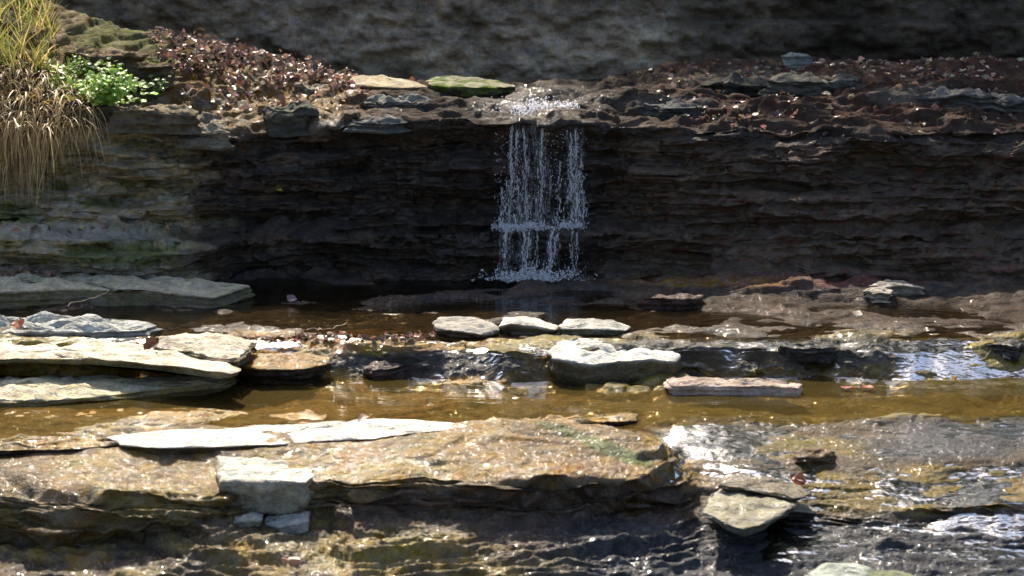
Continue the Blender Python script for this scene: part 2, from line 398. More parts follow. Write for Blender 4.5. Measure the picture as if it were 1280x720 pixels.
mixc(olive*1.2, fl*blob(480, 690, 140, 30)*.5+fl*blob(200, 625, 80, 22)*.5)
# wetness
wet = np.full((NR, NC), .55)
wet = np.where(rid < 3.2, -.05+.5*blob(320, 130, 190, 50)+.6*blob(670, 130, 90, 35), wet)
wet = np.where(lf > .4, .15, wet)
wet = np.where(rf > .4, .35, wet); wet = np.where((rid > 3) & (rid < 7.4), np.maximum(wet, blob(560, 250, 360, 170, .4)), wet)
wet = np.where(rid > 7.5, .9, wet); wet = np.where((rid > 6.8) & (rid < 9.5) & (PXV > 780), .3, wet); wet = np.where(rid > 14, 1., wet)
wet = wet*(1-blob(835, 545, 60, 13, .35, 45)*fl)
wet = np.clip(wet + .25*NZ, 0, 1)

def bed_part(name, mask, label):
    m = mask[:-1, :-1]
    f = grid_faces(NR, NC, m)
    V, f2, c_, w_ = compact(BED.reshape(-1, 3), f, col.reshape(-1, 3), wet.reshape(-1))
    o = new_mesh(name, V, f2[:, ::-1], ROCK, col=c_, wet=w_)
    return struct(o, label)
PXG = np.broadcast_to(PX[None, :], (NR, NC))
edge_x = 800+np.clip(rid-14, 0, 3)*26
front = rid >= 13.95
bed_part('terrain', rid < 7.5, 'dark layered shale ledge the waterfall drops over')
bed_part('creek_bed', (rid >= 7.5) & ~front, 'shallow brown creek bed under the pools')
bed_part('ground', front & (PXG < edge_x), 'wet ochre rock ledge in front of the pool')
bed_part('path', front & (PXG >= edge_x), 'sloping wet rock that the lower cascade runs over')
bpy.data.objects['ground'].name = 'rock_ledge'; bpy.data.objects['path'].name = 'cascade_bed'
bpy.data.objects['terrain'].name = 'cliff'

# nearest terrain vertex lookups
def pick(n, test, rlo=0, rhi=99, seed=1):
    rg = np.random.default_rng(seed)
    m = test & (rid >= rlo) & (rid <= rhi)
    idx = np.flatnonzero(m.ravel())
    i = rg.choice(idx, n, replace=len(idx) < n)
    return BED.reshape(-1, 3)[i], NB.reshape(-1, 3)[i], i
def inside(px0, px1, py0, py1): return (PXV > px0) & (PXV < px1) & (PYV > py0) & (PYV < py1)
def poly(pts):                 # point in polygon over the projected grid
    pts = np.array(pts, float); r = np.zeros(PXV.shape, bool); n = len(pts)
    for i in range(n):
        x1, y1 = pts[i]; x2, y2 = pts[(i+1) % n]
        if y1 == y2: continue
        c_ = ((y1 > PYV) != (y2 > PYV)) & (PXV < (x2-x1)*(PYV-y1)/(y2-y1)+x1); r ^= c_
    return r
def ground_at(px, py):         # front-most bed vertex near this photo position
    d = np.abs(PXV-px)+np.abs(PYV-py)
    m = d < 3.5
    if not m.any(): m = d <= d.min()+.5
    ii = np.flatnonzero(m.ravel()); j = ii[np.argmin(BED.reshape(-1, 3)[ii, 1])]
    return BED.reshape(-1, 3)[j], NB.reshape(-1, 3)[j]

# ------------------------------------------------------------------ water
def sheet(name, x0, x1, y0, y1, z, m, label, nx=2, ny=2):
    xs = np.linspace(x0, x1, nx); ys = np.linspace(y0, y1, ny)
    V = np.stack([*np.meshgrid(xs, ys), np.full((ny, nx), z+ZC)], -1).reshape(-1, 3)
    return struct(new_mesh(name, V, grid_faces(ny, nx), m), label)
W_FOOT = water_material('foot_pool_water', (.55, .45, .3), .15, sc=(7, 22, 7), bstr=.5, dist=.006, rough=.03, murk=(.035, .028, .015))
W_MID = water_material('pool_water', (.82, .72, .5), .25, sc=(4, 16, 4), bstr=.35, dist=.005, rough=.03, murk=(.15, .11, .035))
W_RUN = water_material('running_water', (.88, .76, .5), .05, sc=(34, 60, 34), bstr=.28, dist=.01, rough=.10)
def pool(rf, rb, z, m, label):  # level sheet between two rows of the bed, per column
    ir = np.arange(len(PX)); f_ = np.clip(np.searchsorted(RID, rf), 0, NR-1); b_ = np.clip(np.searchsorted(RID, rb), 0, NR-1)
    A = SM[f_, ir].copy(); B = SM[b_, ir].copy(); A[:, 2] = z+ZC; B[:, 2] = z+ZC
    V = np.stack([A, B])
    return struct(new_mesh('water', V.reshape(-1, 3), grid_faces(2, len(PX))[:, ::-1], m), label)
pool(np.full(len(PX), 10.35), np.full(len(PX), 6.6), -2.0, W_FOOT, 'dark shallow pool at the foot of the waterfall')
pool(np.interp(PX, [800, 840], [15.3, 14.1]), np.full(len(PX), 11.7), -2.15, W_MID, 'calm olive brown pool between the ledges')
def film(ra, rb, ca, lift, rip1, rip2, label, m, sink=None):
    r0, r1 = np.searchsorted(RID, [ra, rb]); c0 = np.searchsorted(PX, ca)
    S = SM[r0:r1, c0:].copy(); xx, yy = S[..., 0].copy(), S[..., 1].copy()
    S[..., 2] += lift - .005*np.clip(fbm(xx*2.2, yy*3, 4., 2)*2, -1, 1) + rip1*fbm(xx*4, yy*9, 2., 3) + rip2*fbm(xx*18, yy*26, 7., 2)
    if sink is not None: S[..., 2] -= sink(PX[c0:][None], RID[r0:r1][:, None])
    S[..., 1] -= .003
    return struct(new_mesh('water', S.reshape(-1, 3), grid_faces(*S.shape[:2])[:, ::-1], m), label)
film(10.3, 12.35, -400, .003, .004, .002, 'thin water film spilling over the low step between the pools', W_RUN, sink=lambda p, r: .007*sstep(10.35, 11, r)+.016*sstep(1040, 1130, p)*sstep(10.35, 11, r))
film(14.05, 20.9, 796, .003, .006, .002, 'glittering water sliding down the lower right cascade', W_RUN, sink=lambda p, r: .06*(1-sstep(810, 880, p))+.08*(1-sstep(930, 1000, p))*sstep(16.3, 17.3, r)+.001*sstep(18.5, 19.5, r)+.003*sstep(14.1, 14.6, r))

# ------------------------------------------------------------------ loose slabs and stones
def stone(name, ring, thick, label, cat='rock', colr=(.3, .28, .24), side=None, wetv=0., group=None, crown=.02, bulge=.0,
          inset=.06, n=150, rough=.008, layers=3, seed=0, undercut=0., moss_w=0., tilt_noise=.01, wet_low=.0, ridge=None, parent=None):
    """ring: closed 3D outline of the top edge; thick: how far the stone goes down."""
    ring = np.asarray(ring, float)
    seg = np.linalg.norm(np.roll(ring, -1, 0)-ring, axis=1); s = np.concatenate([[0], np.cumsum(seg)])
    t = np.linspace(0, s[-1], n, endpoint=False)
    rr = np.stack([np.interp(t, s, np.append(ring[:, k_], ring[0, k_])) for k_ in range(3)], 1)
    kk = np.array([.25, .5, .25])
    for _ in range(2): rr = kk[0]*np.roll(rr, 1, 0)+kk[1]*rr+kk[2]*np.roll(rr, -1, 0)
    so = seed*13.7
    cen = rr.mean(0); out_ = rr-cen; out_[:, 2] = 0; ln = np.linalg.norm(out_, axis=1)[:, None]; un = out_/(ln+1e-6)
    jag = .012*fbm(rr[:, 0]*14+so, rr[:, 1]*14, so, 3)[:, None]
    rr = rr+un*jag*min(1, ln.mean()/.15)
    V = []; kind = []
    NT = 14
    for i in range(NT):
        q = (i+.3)/NT; q = q**.8
        p = cen+(rr-cen)*q; V.append(p); kind.append(np.full(n, 0.))
    nl = 5*layers
    for i in range(nl+1):
        u = i/nl
        lay = fbm(rr[:, 0]*3+so, rr[:, 1]*3+u*0, u*layers*1.4+so, 2)
        off = bulge*math.sin(min(1, u*1.15)*math.pi) - inset*u**1.6 - undercut*u + .35*rough*3*np.tanh(3*lay)
        p = rr+un*np.asarray(off)[:, None] if np.ndim(off) else rr+un*off
        p = p.copy(); p[:, 2] -= thick*u; V.append(p); kind.append(np.full(n, .05+u))
    V = np.array(V); kind = np.array(kind)
    nr = len(V)
    q = np.concatenate([((np.arange(NT)+.3)/NT)**.8, np.ones(nl+1)])[:, None]
    V[..., 2] += crown*(1-q**2.5)
    if ridge is not None: V[..., 2] += (ridge(V[..., 0], V[..., 1])*(1-q**3))
    h = tilt_noise*fbm(V[..., 0]*4+so, V[..., 1]*6, so, 3)
    V[..., 2] += np.where(kind < .01, terr(h, .006, .6)*1.5, 0)*(1-q**6)
    d = rough*fbm(V[..., 0]*11+so, V[..., 1]*11, V[..., 2]*26, 4)
    nn = np.concatenate([np.tile(np.array([[[0, 0, 1.]]]), (NT, n, 1)), np.tile(un[None], (nl+1, 1, 1))])
    V = V+nn*d[..., None]
    W = V.reshape(-1, 3)
    f = []
    i, j = np.meshgrid(np.arange(nr-1), np.arange(n), indexing='ij'); a_ = i*n+j; b_ = i*n+(j+1) % n
    F4 = np.stack([a_, a_+n, b_+n, b_], -1).reshape(-1, 4)
    W = np.vstack([W, V[0].mean(0), V[-1].mean(0)])
    ct, cb = len(W)-2, len(W)-1
    caps = [(ct, j_, (j_+1) % n) for j_ in range(n)]+[(cb, (nr-1)*n+(j_+1) % n, (nr-1)*n+j_) for j_ in range(n)]
    colr = np.array(colr); side = colr*.8 if side is None else np.array(side)  # sides mostly darker than the top: shade put into the colour
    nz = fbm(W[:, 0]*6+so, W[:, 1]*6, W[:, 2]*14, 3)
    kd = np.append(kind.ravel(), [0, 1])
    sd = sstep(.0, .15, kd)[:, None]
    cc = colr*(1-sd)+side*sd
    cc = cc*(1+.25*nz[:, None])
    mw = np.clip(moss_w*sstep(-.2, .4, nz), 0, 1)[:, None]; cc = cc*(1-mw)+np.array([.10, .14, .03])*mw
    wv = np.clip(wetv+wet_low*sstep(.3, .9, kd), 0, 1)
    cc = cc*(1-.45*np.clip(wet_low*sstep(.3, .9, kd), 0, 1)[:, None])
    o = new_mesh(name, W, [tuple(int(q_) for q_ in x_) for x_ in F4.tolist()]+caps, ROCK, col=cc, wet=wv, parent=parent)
    if parent is None: tag(o, label, cat, group)
    return o
def ringz(pts, zz_): return np.concatenate([at_z(px, py, zz_)[None] for px, py in pts])
def ringy(pts): return np.array([at_y(px, py, Y) for px, py, Y in pts])

PALE = (.68, .60, .46); GREY = (.30, .30, .27)
# the large two-humped boulder and its neighbours in the middle of the creek
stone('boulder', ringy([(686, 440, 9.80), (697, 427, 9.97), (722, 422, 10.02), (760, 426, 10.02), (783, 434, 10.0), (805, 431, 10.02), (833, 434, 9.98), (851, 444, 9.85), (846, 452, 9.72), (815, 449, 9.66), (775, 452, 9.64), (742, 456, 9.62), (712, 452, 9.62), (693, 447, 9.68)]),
      .17, 'largest pale boulder, two-humped, at the edge of the olive pool', 'boulder', (.66, .65, .6), side=(.12, .10, .065), crown=.012, bulge=.012, inset=.035, rough=.008, seed=1, wet_low=.6,  # bright top and shaded front are set by the two colours
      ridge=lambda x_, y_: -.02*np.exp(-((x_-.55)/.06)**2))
stone('rock', ringy([(624, 408, 10.30), (632, 397, 10.45), (655, 396, 10.5), (682, 402, 10.5), (697, 408, 10.4), (692, 412, 10.25), (668, 408, 10.2), (640, 404, 10.2)]),
      .14, 'wedge of pale rock sloping down right, behind the left end of the largest boulder', 'rock', (.6, .57, .49), side=(.14, .12, .08), seed=2, wet_low=.5, inset=.03, group='pale rocks in midstream')
stone('rock', ringy([(698, 408, 10.3), (706, 400, 10.5), (740, 399, 10.55), (775, 403, 10.5), (790, 409, 10.35), (778, 413, 10.2), (735, 411, 10.15), (706, 411, 10.2)]),
      .10, 'flat pale rock right behind the largest boulder, nearly touching it', 'rock', (.44, .43, .38), side=(.14, .13, .09), seed=3, wet_low=.5, inset=.03, group='pale rocks in midstream')
stone('rock', ringy([(540, 404, 10.35), (552, 396, 10.5), (590, 396, 10.5), (618, 405, 10.4), (625, 413, 10.2), (606, 418, 10.1), (570, 413, 10.1), (545, 411, 10.2)]),
      .06, 'low layered pale rock, leftmost of the midstream rocks', 'rock', (.42, .39, .34), side=(.15, .12, .09), seed=4, wet_low=.6, layers=4, group='pale rocks in midstream')
stone('rock_slab', ringz([(832, 476), (838, 470), (900, 472), (965, 474), (1000, 480), (998, 485), (940, 483), (880, 482), (836, 483)], -2.105),
      .05, 'flat plank-like pinkish slab lying in the pool right of the boulder', 'rock', (.42, .33, .27), side=(.50, .40, .34), seed=5, layers=2, inset=.0, rough=.012, wet_low=.2, crown=.004)
# left bank slabs
stone('rock_slab', ringy([(-260, 350, 11.3), (-60, 344, 11.6), (60, 343, 11.6), (180, 347, 11.6), (260, 352, 11.5), (316, 357, 11.35), (285, 366, 11.15), (262, 372, 11.0), (225, 368, 11.0), (160, 363, 11.1), (60, 362, 11.05), (-60, 366, 10.9), (-260, 372, 10.8)]),
      .11, 'grey pointed slab with twigs, tapering towards the dark foot pool', 'rock', (.55, .49, .36), side=(.2, .17, .12), seed=6, layers=4, crown=.03, inset=-.03, n=300, rough=.016, moss_w=.25, tilt_noise=.03)
stone('rock_slab', ringz([(-260, 402), (-60, 397), (60, 397), (130, 398), (170, 401), (199, 407), (180, 413), (120, 415), (40, 416), (-60, 416), (-260, 420)], -1.975),
      .06, 'bluish white fractured slab with a red leaf on it, at the left water edge', 'rock', (.44, .45, .43), side=(.3, .3, .28), seed=7, layers=3, crown=.012, inset=0, n=300, rough=.02, tilt_noise=.05)
stone('rock_slab', ringz([(-260, 423), (-60, 417), (60, 418), (120, 424), (160, 428), (215, 436), (270, 446), (305, 462), (290, 468), (250, 462), (200, 455), (120, 449), (40, 448), (-60, 452), (-260, 455)], -2.0),
      .032, 'broad sunlit cream slab with a curled brown leaf near its middle', 'rock', PALE, side=(.26, .22, .12), seed=8, layers=4, crown=.01, inset=.02, undercut=.03, n=320, rough=.012, wet_low=.4)
stone('rock_slab', ringz([(190, 424), (230, 418), (290, 419), (318, 427), (312, 438), (296, 450), (262, 446), (230, 440), (196, 434)], -1.985),
      .04, 'rough cream slab right of the curled brown leaf', 'rock', (.58, .51, .4), side=(.2, .16, .1), seed=9, layers=3, inset=.01, rough=.018)
stone('rock_slab', ringz([(-260, 478), (-60, 474), (40, 472), (130, 470), (215, 473), (262, 466), (292, 470), (280, 478), (220, 484), (140, 494), (60, 500), (-60, 503), (-260, 508)], -2.125),
      .045, 'low cream shelf below the broad slab, its edge in the olive pool', 'rock', (.6, .52, .36), side=(.3, .24, .12), seed=10, layers=3, crown=.015, inset=-.02, n=320, rough=.018, wet_low=.4, moss_w=.2)
stone('rock_slab', ringz([(292, 447), (330, 439), (380, 440), (412, 448), (408, 456), (380, 461), (330, 462), (300, 458)], -2.06), .09,  # black side colour stands in for the shadow under the overhang
      'wet overhanging rock shelf with sides painted black for shadow, right of the cream slabs', 'rock', (.25, .15, .05), side=(.03, .022, .016), wetv=.9, seed=12, inset=.05, crown=.01)
# front ledge slabs; the shade under their edges is put into the side colours
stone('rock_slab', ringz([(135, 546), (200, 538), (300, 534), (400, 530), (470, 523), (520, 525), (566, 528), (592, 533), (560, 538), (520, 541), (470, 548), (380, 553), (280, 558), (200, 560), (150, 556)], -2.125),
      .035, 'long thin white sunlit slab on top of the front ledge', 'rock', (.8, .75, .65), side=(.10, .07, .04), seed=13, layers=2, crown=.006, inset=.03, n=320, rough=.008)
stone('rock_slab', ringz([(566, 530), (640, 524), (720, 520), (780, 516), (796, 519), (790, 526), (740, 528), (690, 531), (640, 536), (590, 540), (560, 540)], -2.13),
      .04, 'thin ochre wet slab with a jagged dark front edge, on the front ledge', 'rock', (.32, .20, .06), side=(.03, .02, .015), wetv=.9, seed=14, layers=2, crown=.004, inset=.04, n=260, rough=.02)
stone('rock_slab', ringz([(-260, 556), (0, 548), (80, 545), (140, 549), (150, 556), (90, 561), (0, 563), (-260, 572)], -2.135),
      .035, 'thin brown wet slab left of the long white slab', 'rock', (.26, .17, .06), side=(.03, .02, .015), wetv=.9, seed=15, layers=2, crown=.004, inset=.04, n=260, rough=.02)
# pale block set in the front ledge, sunlit top and unlit front coloured in
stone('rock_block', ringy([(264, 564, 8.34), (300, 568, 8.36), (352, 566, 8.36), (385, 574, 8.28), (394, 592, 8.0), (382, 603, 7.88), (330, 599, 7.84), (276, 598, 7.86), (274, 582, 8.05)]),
      .15, 'pale grey squared block, top painted lighter as if sunlit, set into the front ledge', 'rock', (.66, .64, .56), side=(.40, .37, .29), seed=16, layers=2, crown=.006, inset=.0, bulge=.006, rough=.011, n=220, moss_w=.16, wet_low=.5)
stone('rock_block', ringy([(272, 646, 7.80), (276, 638, 7.88), (330, 640, 7.88), (327, 650, 7.76), (285, 655, 7.74)]),
      .05, 'small pale chip under the left half of the squared block', 'rock', (.62, .60, .52), side=(.3, .28, .22), seed=17, layers=1, crown=.0, inset=.02, rough=.008)
stone('rock_block', ringy([(330, 655, 7.78), (334, 645, 7.86), (388, 640, 7.88), (386, 652, 7.76), (350, 660, 7.74)]),
      .05, 'small grey chip under the right half of the squared block', 'rock', (.4, .4, .38), side=(.27, .27, .26), seed=18, layers=1, crown=.0, inset=.02, rough=.008)
stone('rock_block', ringy([(262, 684, 7.62), (270, 675, 7.72), (350, 668, 7.74), (385, 676, 7.7), (372, 688, 7.6), (310, 694, 7.56)]),
      .05, 'mottled cream rock piece low on the ledge face beneath the block', 'rock', (.42, .36, .25), side=(.2, .15, .08), seed=19, layers=2, crown=.01, inset=.0, rough=.02, wetv=.5)
# right of the front ledge
stone('rock_slab', ringz([(880, 640), (888, 618), (905, 609), (940, 612), (985, 622), (1000, 632), (978, 640), (960, 652), (930, 662), (908, 656)], -2.295),
      .05, 'greenish grey flat rock wedged at the right end of the front ledge', 'rock', (.30, .28, .20), side=(.12, .12, .1), seed=20, wetv=.5, crown=.008, rough=.01)
stone('rock_slab', ringz([(896, 604), (915, 592), (950, 594), (1000, 606), (1015, 616), (990, 622), (940, 612), (905, 609)], -2.262),
      .04, 'pale brown wet slab just behind the greenish flat rock', 'rock', (.2, .17, .12), side=(.08, .07, .05), seed=21, wetv=.85, crown=.008, rough=.01)
stone('rock_slab', ringy([(968, 633, 7.98), (975, 626, 8.08), (1000, 630, 8.08), (1023, 638, 7.98), (1015, 641, 7.92), (985, 638, 7.92)]),
      .045, 'small flat dark-edged rock right of the greenish flat rock', 'rock', (.3, .28, .22), side=(.03, .027, .022), seed=22, wetv=.5, crown=.0, inset=.02)
stone('rock_slab', ringz([(1012, 716), (1030, 705), (1070, 704), (1095, 712), (1080, 724), (1030, 728)], -2.44), .05,
      'pale grey wet stone at the bottom edge, right of centre', 'rock', (.35, .38, .33), seed=23, wetv=.6)
stone('rock_slab', ringz([(1060, 722), (1085, 712), (1130, 714), (1150, 724), (1120, 736), (1080, 736)], -2.44), .05,
      'olive wet stone at the bottom edge, beside the pale grey one', 'rock', (.2, .22, .13), seed=24, wetv=.6)
# stones on the upper ledge
def perch(name, px, py, w, d, h, label, seed, yy_=None, **kw):
    g, _ = ground_at(px, py)
    th = np.linspace(0, 2*np.pi, 12, endpoint=False)
    rg = np.random.default_rng(seed)
    rr = 1+.26*rg.normal(size=12); hh = h*.12*rg.normal(size=12)
    r_ = np.stack([g[0]+w/2*np.cos(th)*rr, g[1]+d/2*np.sin(th)*rr, np.full(12, g[2]+h*.5)+hh], 1)
    return stone(name, r_, h*1.5, label, 'rock', seed=seed, **kw)
perch('rock', 996, 77, .20, .16, .06, 'rounded grey stone alone on the crest of the right ledge', 31, colr=(.3, .31, .28), inset=-.03, crown=.02, n=90)
stone('rock_slab', ringy([(533, 101, 13.9), (545, 96, 14.2), (580, 97, 14.2), (620, 101, 14.1), (647, 108, 13.8), (620, 110, 13.5), (570, 109, 13.4), (538, 107, 13.6)]),
      .08, 'mossy flat stone on the ledge top, left of the waterfall', 'rock', (.32, .3, .2), side=(.06, .05, .04), seed=32, crown=.02, moss_w=1.3, group='stones on the upper ledge', inset=.04)
stone('rock_slab', ringy([(432, 100, 13.8), (450, 94, 14.2), (490, 97, 14.2), (520, 103, 14.0), (534, 109, 13.7), (500, 110, 13.5), (450, 107, 13.5)]),
      .08, 'cream stone on the ledge top beside the leaf drift, left of the mossy one', 'rock', (.46, .38, .26), side=(.2, .14, .08), seed=33, crown=.02, group='stones on the upper ledge')
for i, (px, py, w, d, h, lab, cl) in enumerate([
        (205, 146, .52, .5, .09, 'broad tan rock below the green leafy plant', (.36, .28, .19)),
        (255, 168, .3, .26, .07, 'bright cream rock at the brow, right of the broad tan rock', (.5, .43, .33)),
        (362, 146, .32, .35, .11, 'blocky grey rock with a dark front, standing in the ochre seep', (.2, .19, .16)),
        (388, 112, .24, .3, .07, 'cream rock on the ochre seep, in front of the leaf drift', (.46, .4, .3)),
        (490, 132, .42, .4, .06, 'flat grey rock near the ledge edge, under the cream stone', (.3, .3, .28)),
        (478, 158, .34, .22, .04, 'pale grey chip hanging on the brow of the ledge', (.34, .33, .3)),
        (130, 74, .5, .5, .1, 'tan slab among the grass at the upper left', (.3, .22, .13)),
        (170, 92, .5, .4, .1, 'brown tilted slab right above the green leafy plant', (.22, .16, .1)),
        (845, 135, .36, .3, .05, 'grey wet stone on the brow right of the waterfall', (.2, .2, .19)),
        (925, 112, .55, .5, .1, 'dark overhanging rock on the right ledge below the crest stone', (.13, .12, .1)),
        (1020, 104, .6, .5, .08, 'grey flat rock lying right of the dark overhanging rock', (.2, .19, .165)),
        (1195, 122, .4, .4, .07, 'pale grey rock on the right ledge', (.28, .27, .25)),
        (1250, 130, .3, .3, .06, 'small pale grey rock near the right end of the ledge', (.26, .25, .23))]):
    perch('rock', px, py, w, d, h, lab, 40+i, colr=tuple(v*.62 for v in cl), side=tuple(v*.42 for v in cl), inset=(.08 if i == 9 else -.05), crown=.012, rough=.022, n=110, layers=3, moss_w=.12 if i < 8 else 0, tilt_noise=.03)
for i, (px, py, w, d, h, lab, cl) in enumerate([
        (1118, 362, .30, .2, .07, 'cream broken stone on the right bank below the cliff', (.5, .43, .36)),
        (1100, 368, .16, .12, .04, 'small cream fragment left of the broken stone', (.45, .38, .3)),
        (845, 378, .34, .2, .07, 'dark reddish rock on the right bank near the falls', (.09, .05, .04)),
        (1262, 432, .26, .16, .05, 'dark wet rock in the stream near the right edge', (.05, .045, .04)),
        (1010, 440, .3, .16, .05, 'black flat rock in the blue riffle', (.05, .045, .045)),
        (490, 460, .24, .14, .05, 'small dark wet rock on the low step, left of the midstream rocks', (.09, .06, .045)),
        (1020, 572, .16, .14, .05, 'small brown rock splitting the lower cascade', (.16, .1, .05))]):
    perch('rock', px, py, w, d, h, lab, 70+i, colr=cl, side=tuple(v*.7 for v in cl), inset=-.01, crown=.015, rough=.014, n=90, wetv=.0 if i < 2 else .9)

# ------------------------------------------------------------------ back wall
def wall():
    xs = np.arange(-8, 8.01, .02); zs = np.arange(-1.7, .4, .02)
    XX, ZZ = np.meshgrid(xs, zs)
    YY = 16.4 + .10*fbm(XX*1.1, 0., ZZ*2.2, 5)+.035*np.tanh(4*fbm(XX*2, 3., ZZ*4, 5))+.03*np.tanh(5*fbm(XX*5, 9., ZZ*7, 4))
    # right part: stone courses, the base course stands forward
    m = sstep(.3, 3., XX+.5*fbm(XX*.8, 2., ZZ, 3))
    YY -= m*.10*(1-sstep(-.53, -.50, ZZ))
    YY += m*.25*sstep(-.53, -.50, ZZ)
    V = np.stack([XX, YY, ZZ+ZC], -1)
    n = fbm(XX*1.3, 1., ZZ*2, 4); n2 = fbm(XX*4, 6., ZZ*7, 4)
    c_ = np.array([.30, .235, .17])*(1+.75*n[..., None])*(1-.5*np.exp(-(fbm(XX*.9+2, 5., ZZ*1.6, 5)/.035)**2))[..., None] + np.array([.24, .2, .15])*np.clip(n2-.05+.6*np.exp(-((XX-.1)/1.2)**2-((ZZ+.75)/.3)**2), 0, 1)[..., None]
    c_ = c_*(1-.68*m[..., None])  # right part darkened in the colour for the shade of an overhang
    V2 = V.reshape(-1, 3)
    nr, nc = XX.shape
    f = grid_faces(nr, nc)
    back = V2.copy(); back[:, 1] = 17.2
    # close the wall into a solid: back sheet plus top and ends
    f2 = f[:, ::-1]+len(V2)
    edges = []
    t = np.arange(nc-1); base = (nr-1)*nc
    edges.append(np.stack([base+t, base+t+1, base+t+1+len(V2), base+t+len(V2)], 1))
    edges.append(np.stack([t+1, t, t+len(V2), t+1+len(V2)], 1))
    s_ = np.arange(nr-1)*nc
    edges.append(np.stack([s_, s_+nc, s_+nc+len(V2), s_+len(V2)], 1)); e = s_+nc-1
    edges.append(np.stack([e+nc, e, e+len(V2), e+nc+len(V2)], 1))
    fa = np.vstack([f[:, ::-1], f2[:, ::-1]]+edges)
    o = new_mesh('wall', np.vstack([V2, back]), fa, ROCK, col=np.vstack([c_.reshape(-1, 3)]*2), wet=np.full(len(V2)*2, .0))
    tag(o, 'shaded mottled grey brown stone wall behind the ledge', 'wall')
wall()

# ------------------------------------------------------------------ waterfall
def falls_material():
    m, nt, out = mat('falling_water')
    b = N(nt, 'ShaderNodeBsdfPrincipled'); b.inputs['Base Color'].default_value = (.93, .93, .97, 1)
    b.inputs['Roughness'].default_value = .12; b.inputs['Specular IOR Level'].default_value = .8
    t = N(nt, 'ShaderNodeBsdfTranslucent'); t.inputs['Color'].default_value = (.85, .87, .95, 1)
    g = N(nt, 'ShaderNodeBsdfTransparent')
    m1 = N(nt, 'ShaderNodeMixShader'); m1.inputs[0].default_value = .4
    L(nt, b.outputs[0], m1.inputs[1]); L(nt, t.outputs[0], m1.inputs[2])
    m2 = N(nt, 'ShaderNodeMixShader')
    n = noise(nt, mapped(nt, (60, 60, 30)), 1., 3)
    L(nt, ramp(nt, n, .4, .6, .45, .0), m2.inputs[0])
    L(nt, m1.outputs[0], m2.inputs[1]); L(nt, g.outputs[0], m2.inputs[2]); L(nt, m2.outputs[0], out.inputs[0])
    return m
FALL = falls_material()
ICO_V = None
def ico():
    import bmesh
    bm = bmesh.new(); bmesh.ops.create_icosphere(bm, subdivisions=1, radius=1)
    v = np.array([p.co[:] for p in bm.verts]); f = np.array([[q_.index for q_ in p.verts] for p in bm.faces]); bm.free(); return v, f
IV, IF = ico()
class Beads:
    def __init__(s): s.V = []; s.F = []; s.n = 0
    def add(s, c_, r_, stretch=1., jit=.35, rg=RNG):
        v = IV*(1+jit*rg.normal(size=(len(IV), 1))*.5)*r_; v = v*np.array([1, 1, stretch])
        s.V.append(v+c_); s.F.append(IF+s.n); s.n += len(IV)
    def tube(s, pts, rad, k=5):
        pts = np.asarray(pts); n = len(pts); th = np.linspace(0, 2*np.pi, k, endpoint=False)
        ringv = np.stack([np.cos(th), np.sin(th), 0*th], 1)
        V = pts[:, None]+ringv[None]*np.asarray(rad)[:, None, None]
        F_ = []
        for i in range(n-1):
            for j in range(k):
                a_ = i*k+j; b_ = i*k+(j+1) % k; F_ += [[a_, b_, b_+k], [a_, b_+k, a_+k]]
        s.V.append(V.reshape(-1, 3)); s.F.append(np.array(F_)+s.n); s.n += n*k
    def build(s, name, m, parent=None):
        return new_mesh(name, np.vstack(s.V), np.vstack(s.F), m, parent)
wf = bpy.data.objects.new('waterfall', None); C.objects.link(wf)
tag(wf, 'thin broken waterfall of white strands dropping down the dark ledge', 'waterfall')
base = at_y(672, 353, 11.95); wf.location = base
def rel(p): return np.asarray(p)-base
rg = np.random.default_rng(5)
def strand(px0, px1, py0, py1, Y0, Y1, r_, dens=1., wob=3.2, spread=3., name='water_strand'):
    b = Beads(); n = int((py1-py0)*1.6); t = np.linspace(0, 1, n)
    for k_ in range(3):         # a few intertwined threads that thin out and break up as they fall
        px = px0+(px1-px0)*t+wob*fbm(t*4+px0+k_*7, 1., 2., 3)*(.3+t)+2.*fbm(t*9+px0, 4., 2., 2)*t+(k_-1)*.9*np.sin(t*9+k_*2+px0); py = py0+(py1-py0)*t
        pts = rel(at_y(px, py, Y0+(Y1-Y0)*t**.5+.01*k_)); q = r_*(.62 if k_ == 1 else .33)*np.clip(.75+1.0*fbm(t*14+px0+k_, 3., 4., 3), .12, 1.7)
        i = 0
        while i < n-1:
            j = min(n, i+rg.integers(10, 45))
            if rg.random() < (.95-.35*i/n)*min(1, dens+.15) and j-i > 2:
                e_ = np.minimum(np.arange(j-i), np.arange(j-i)[::-1])/3.; b.tube(pts[i:j], np.maximum(q[i:j]*np.clip(e_, .1, 1), .0003))
            i = j-1+rg.integers(0, 6)
    for _ in range(int(n*1.5*dens)):
        i = rg.integers(0, n); c_ = pts[i]+np.array([rg.normal()*spread/200*(.3+t[i]), rg.normal()*.012, rg.normal()*.004])
        b.add(c_, abs(rg.normal())*.001+.0007, stretch=rg.uniform(1.5, 8))
    return b.build(name, FALL, wf)
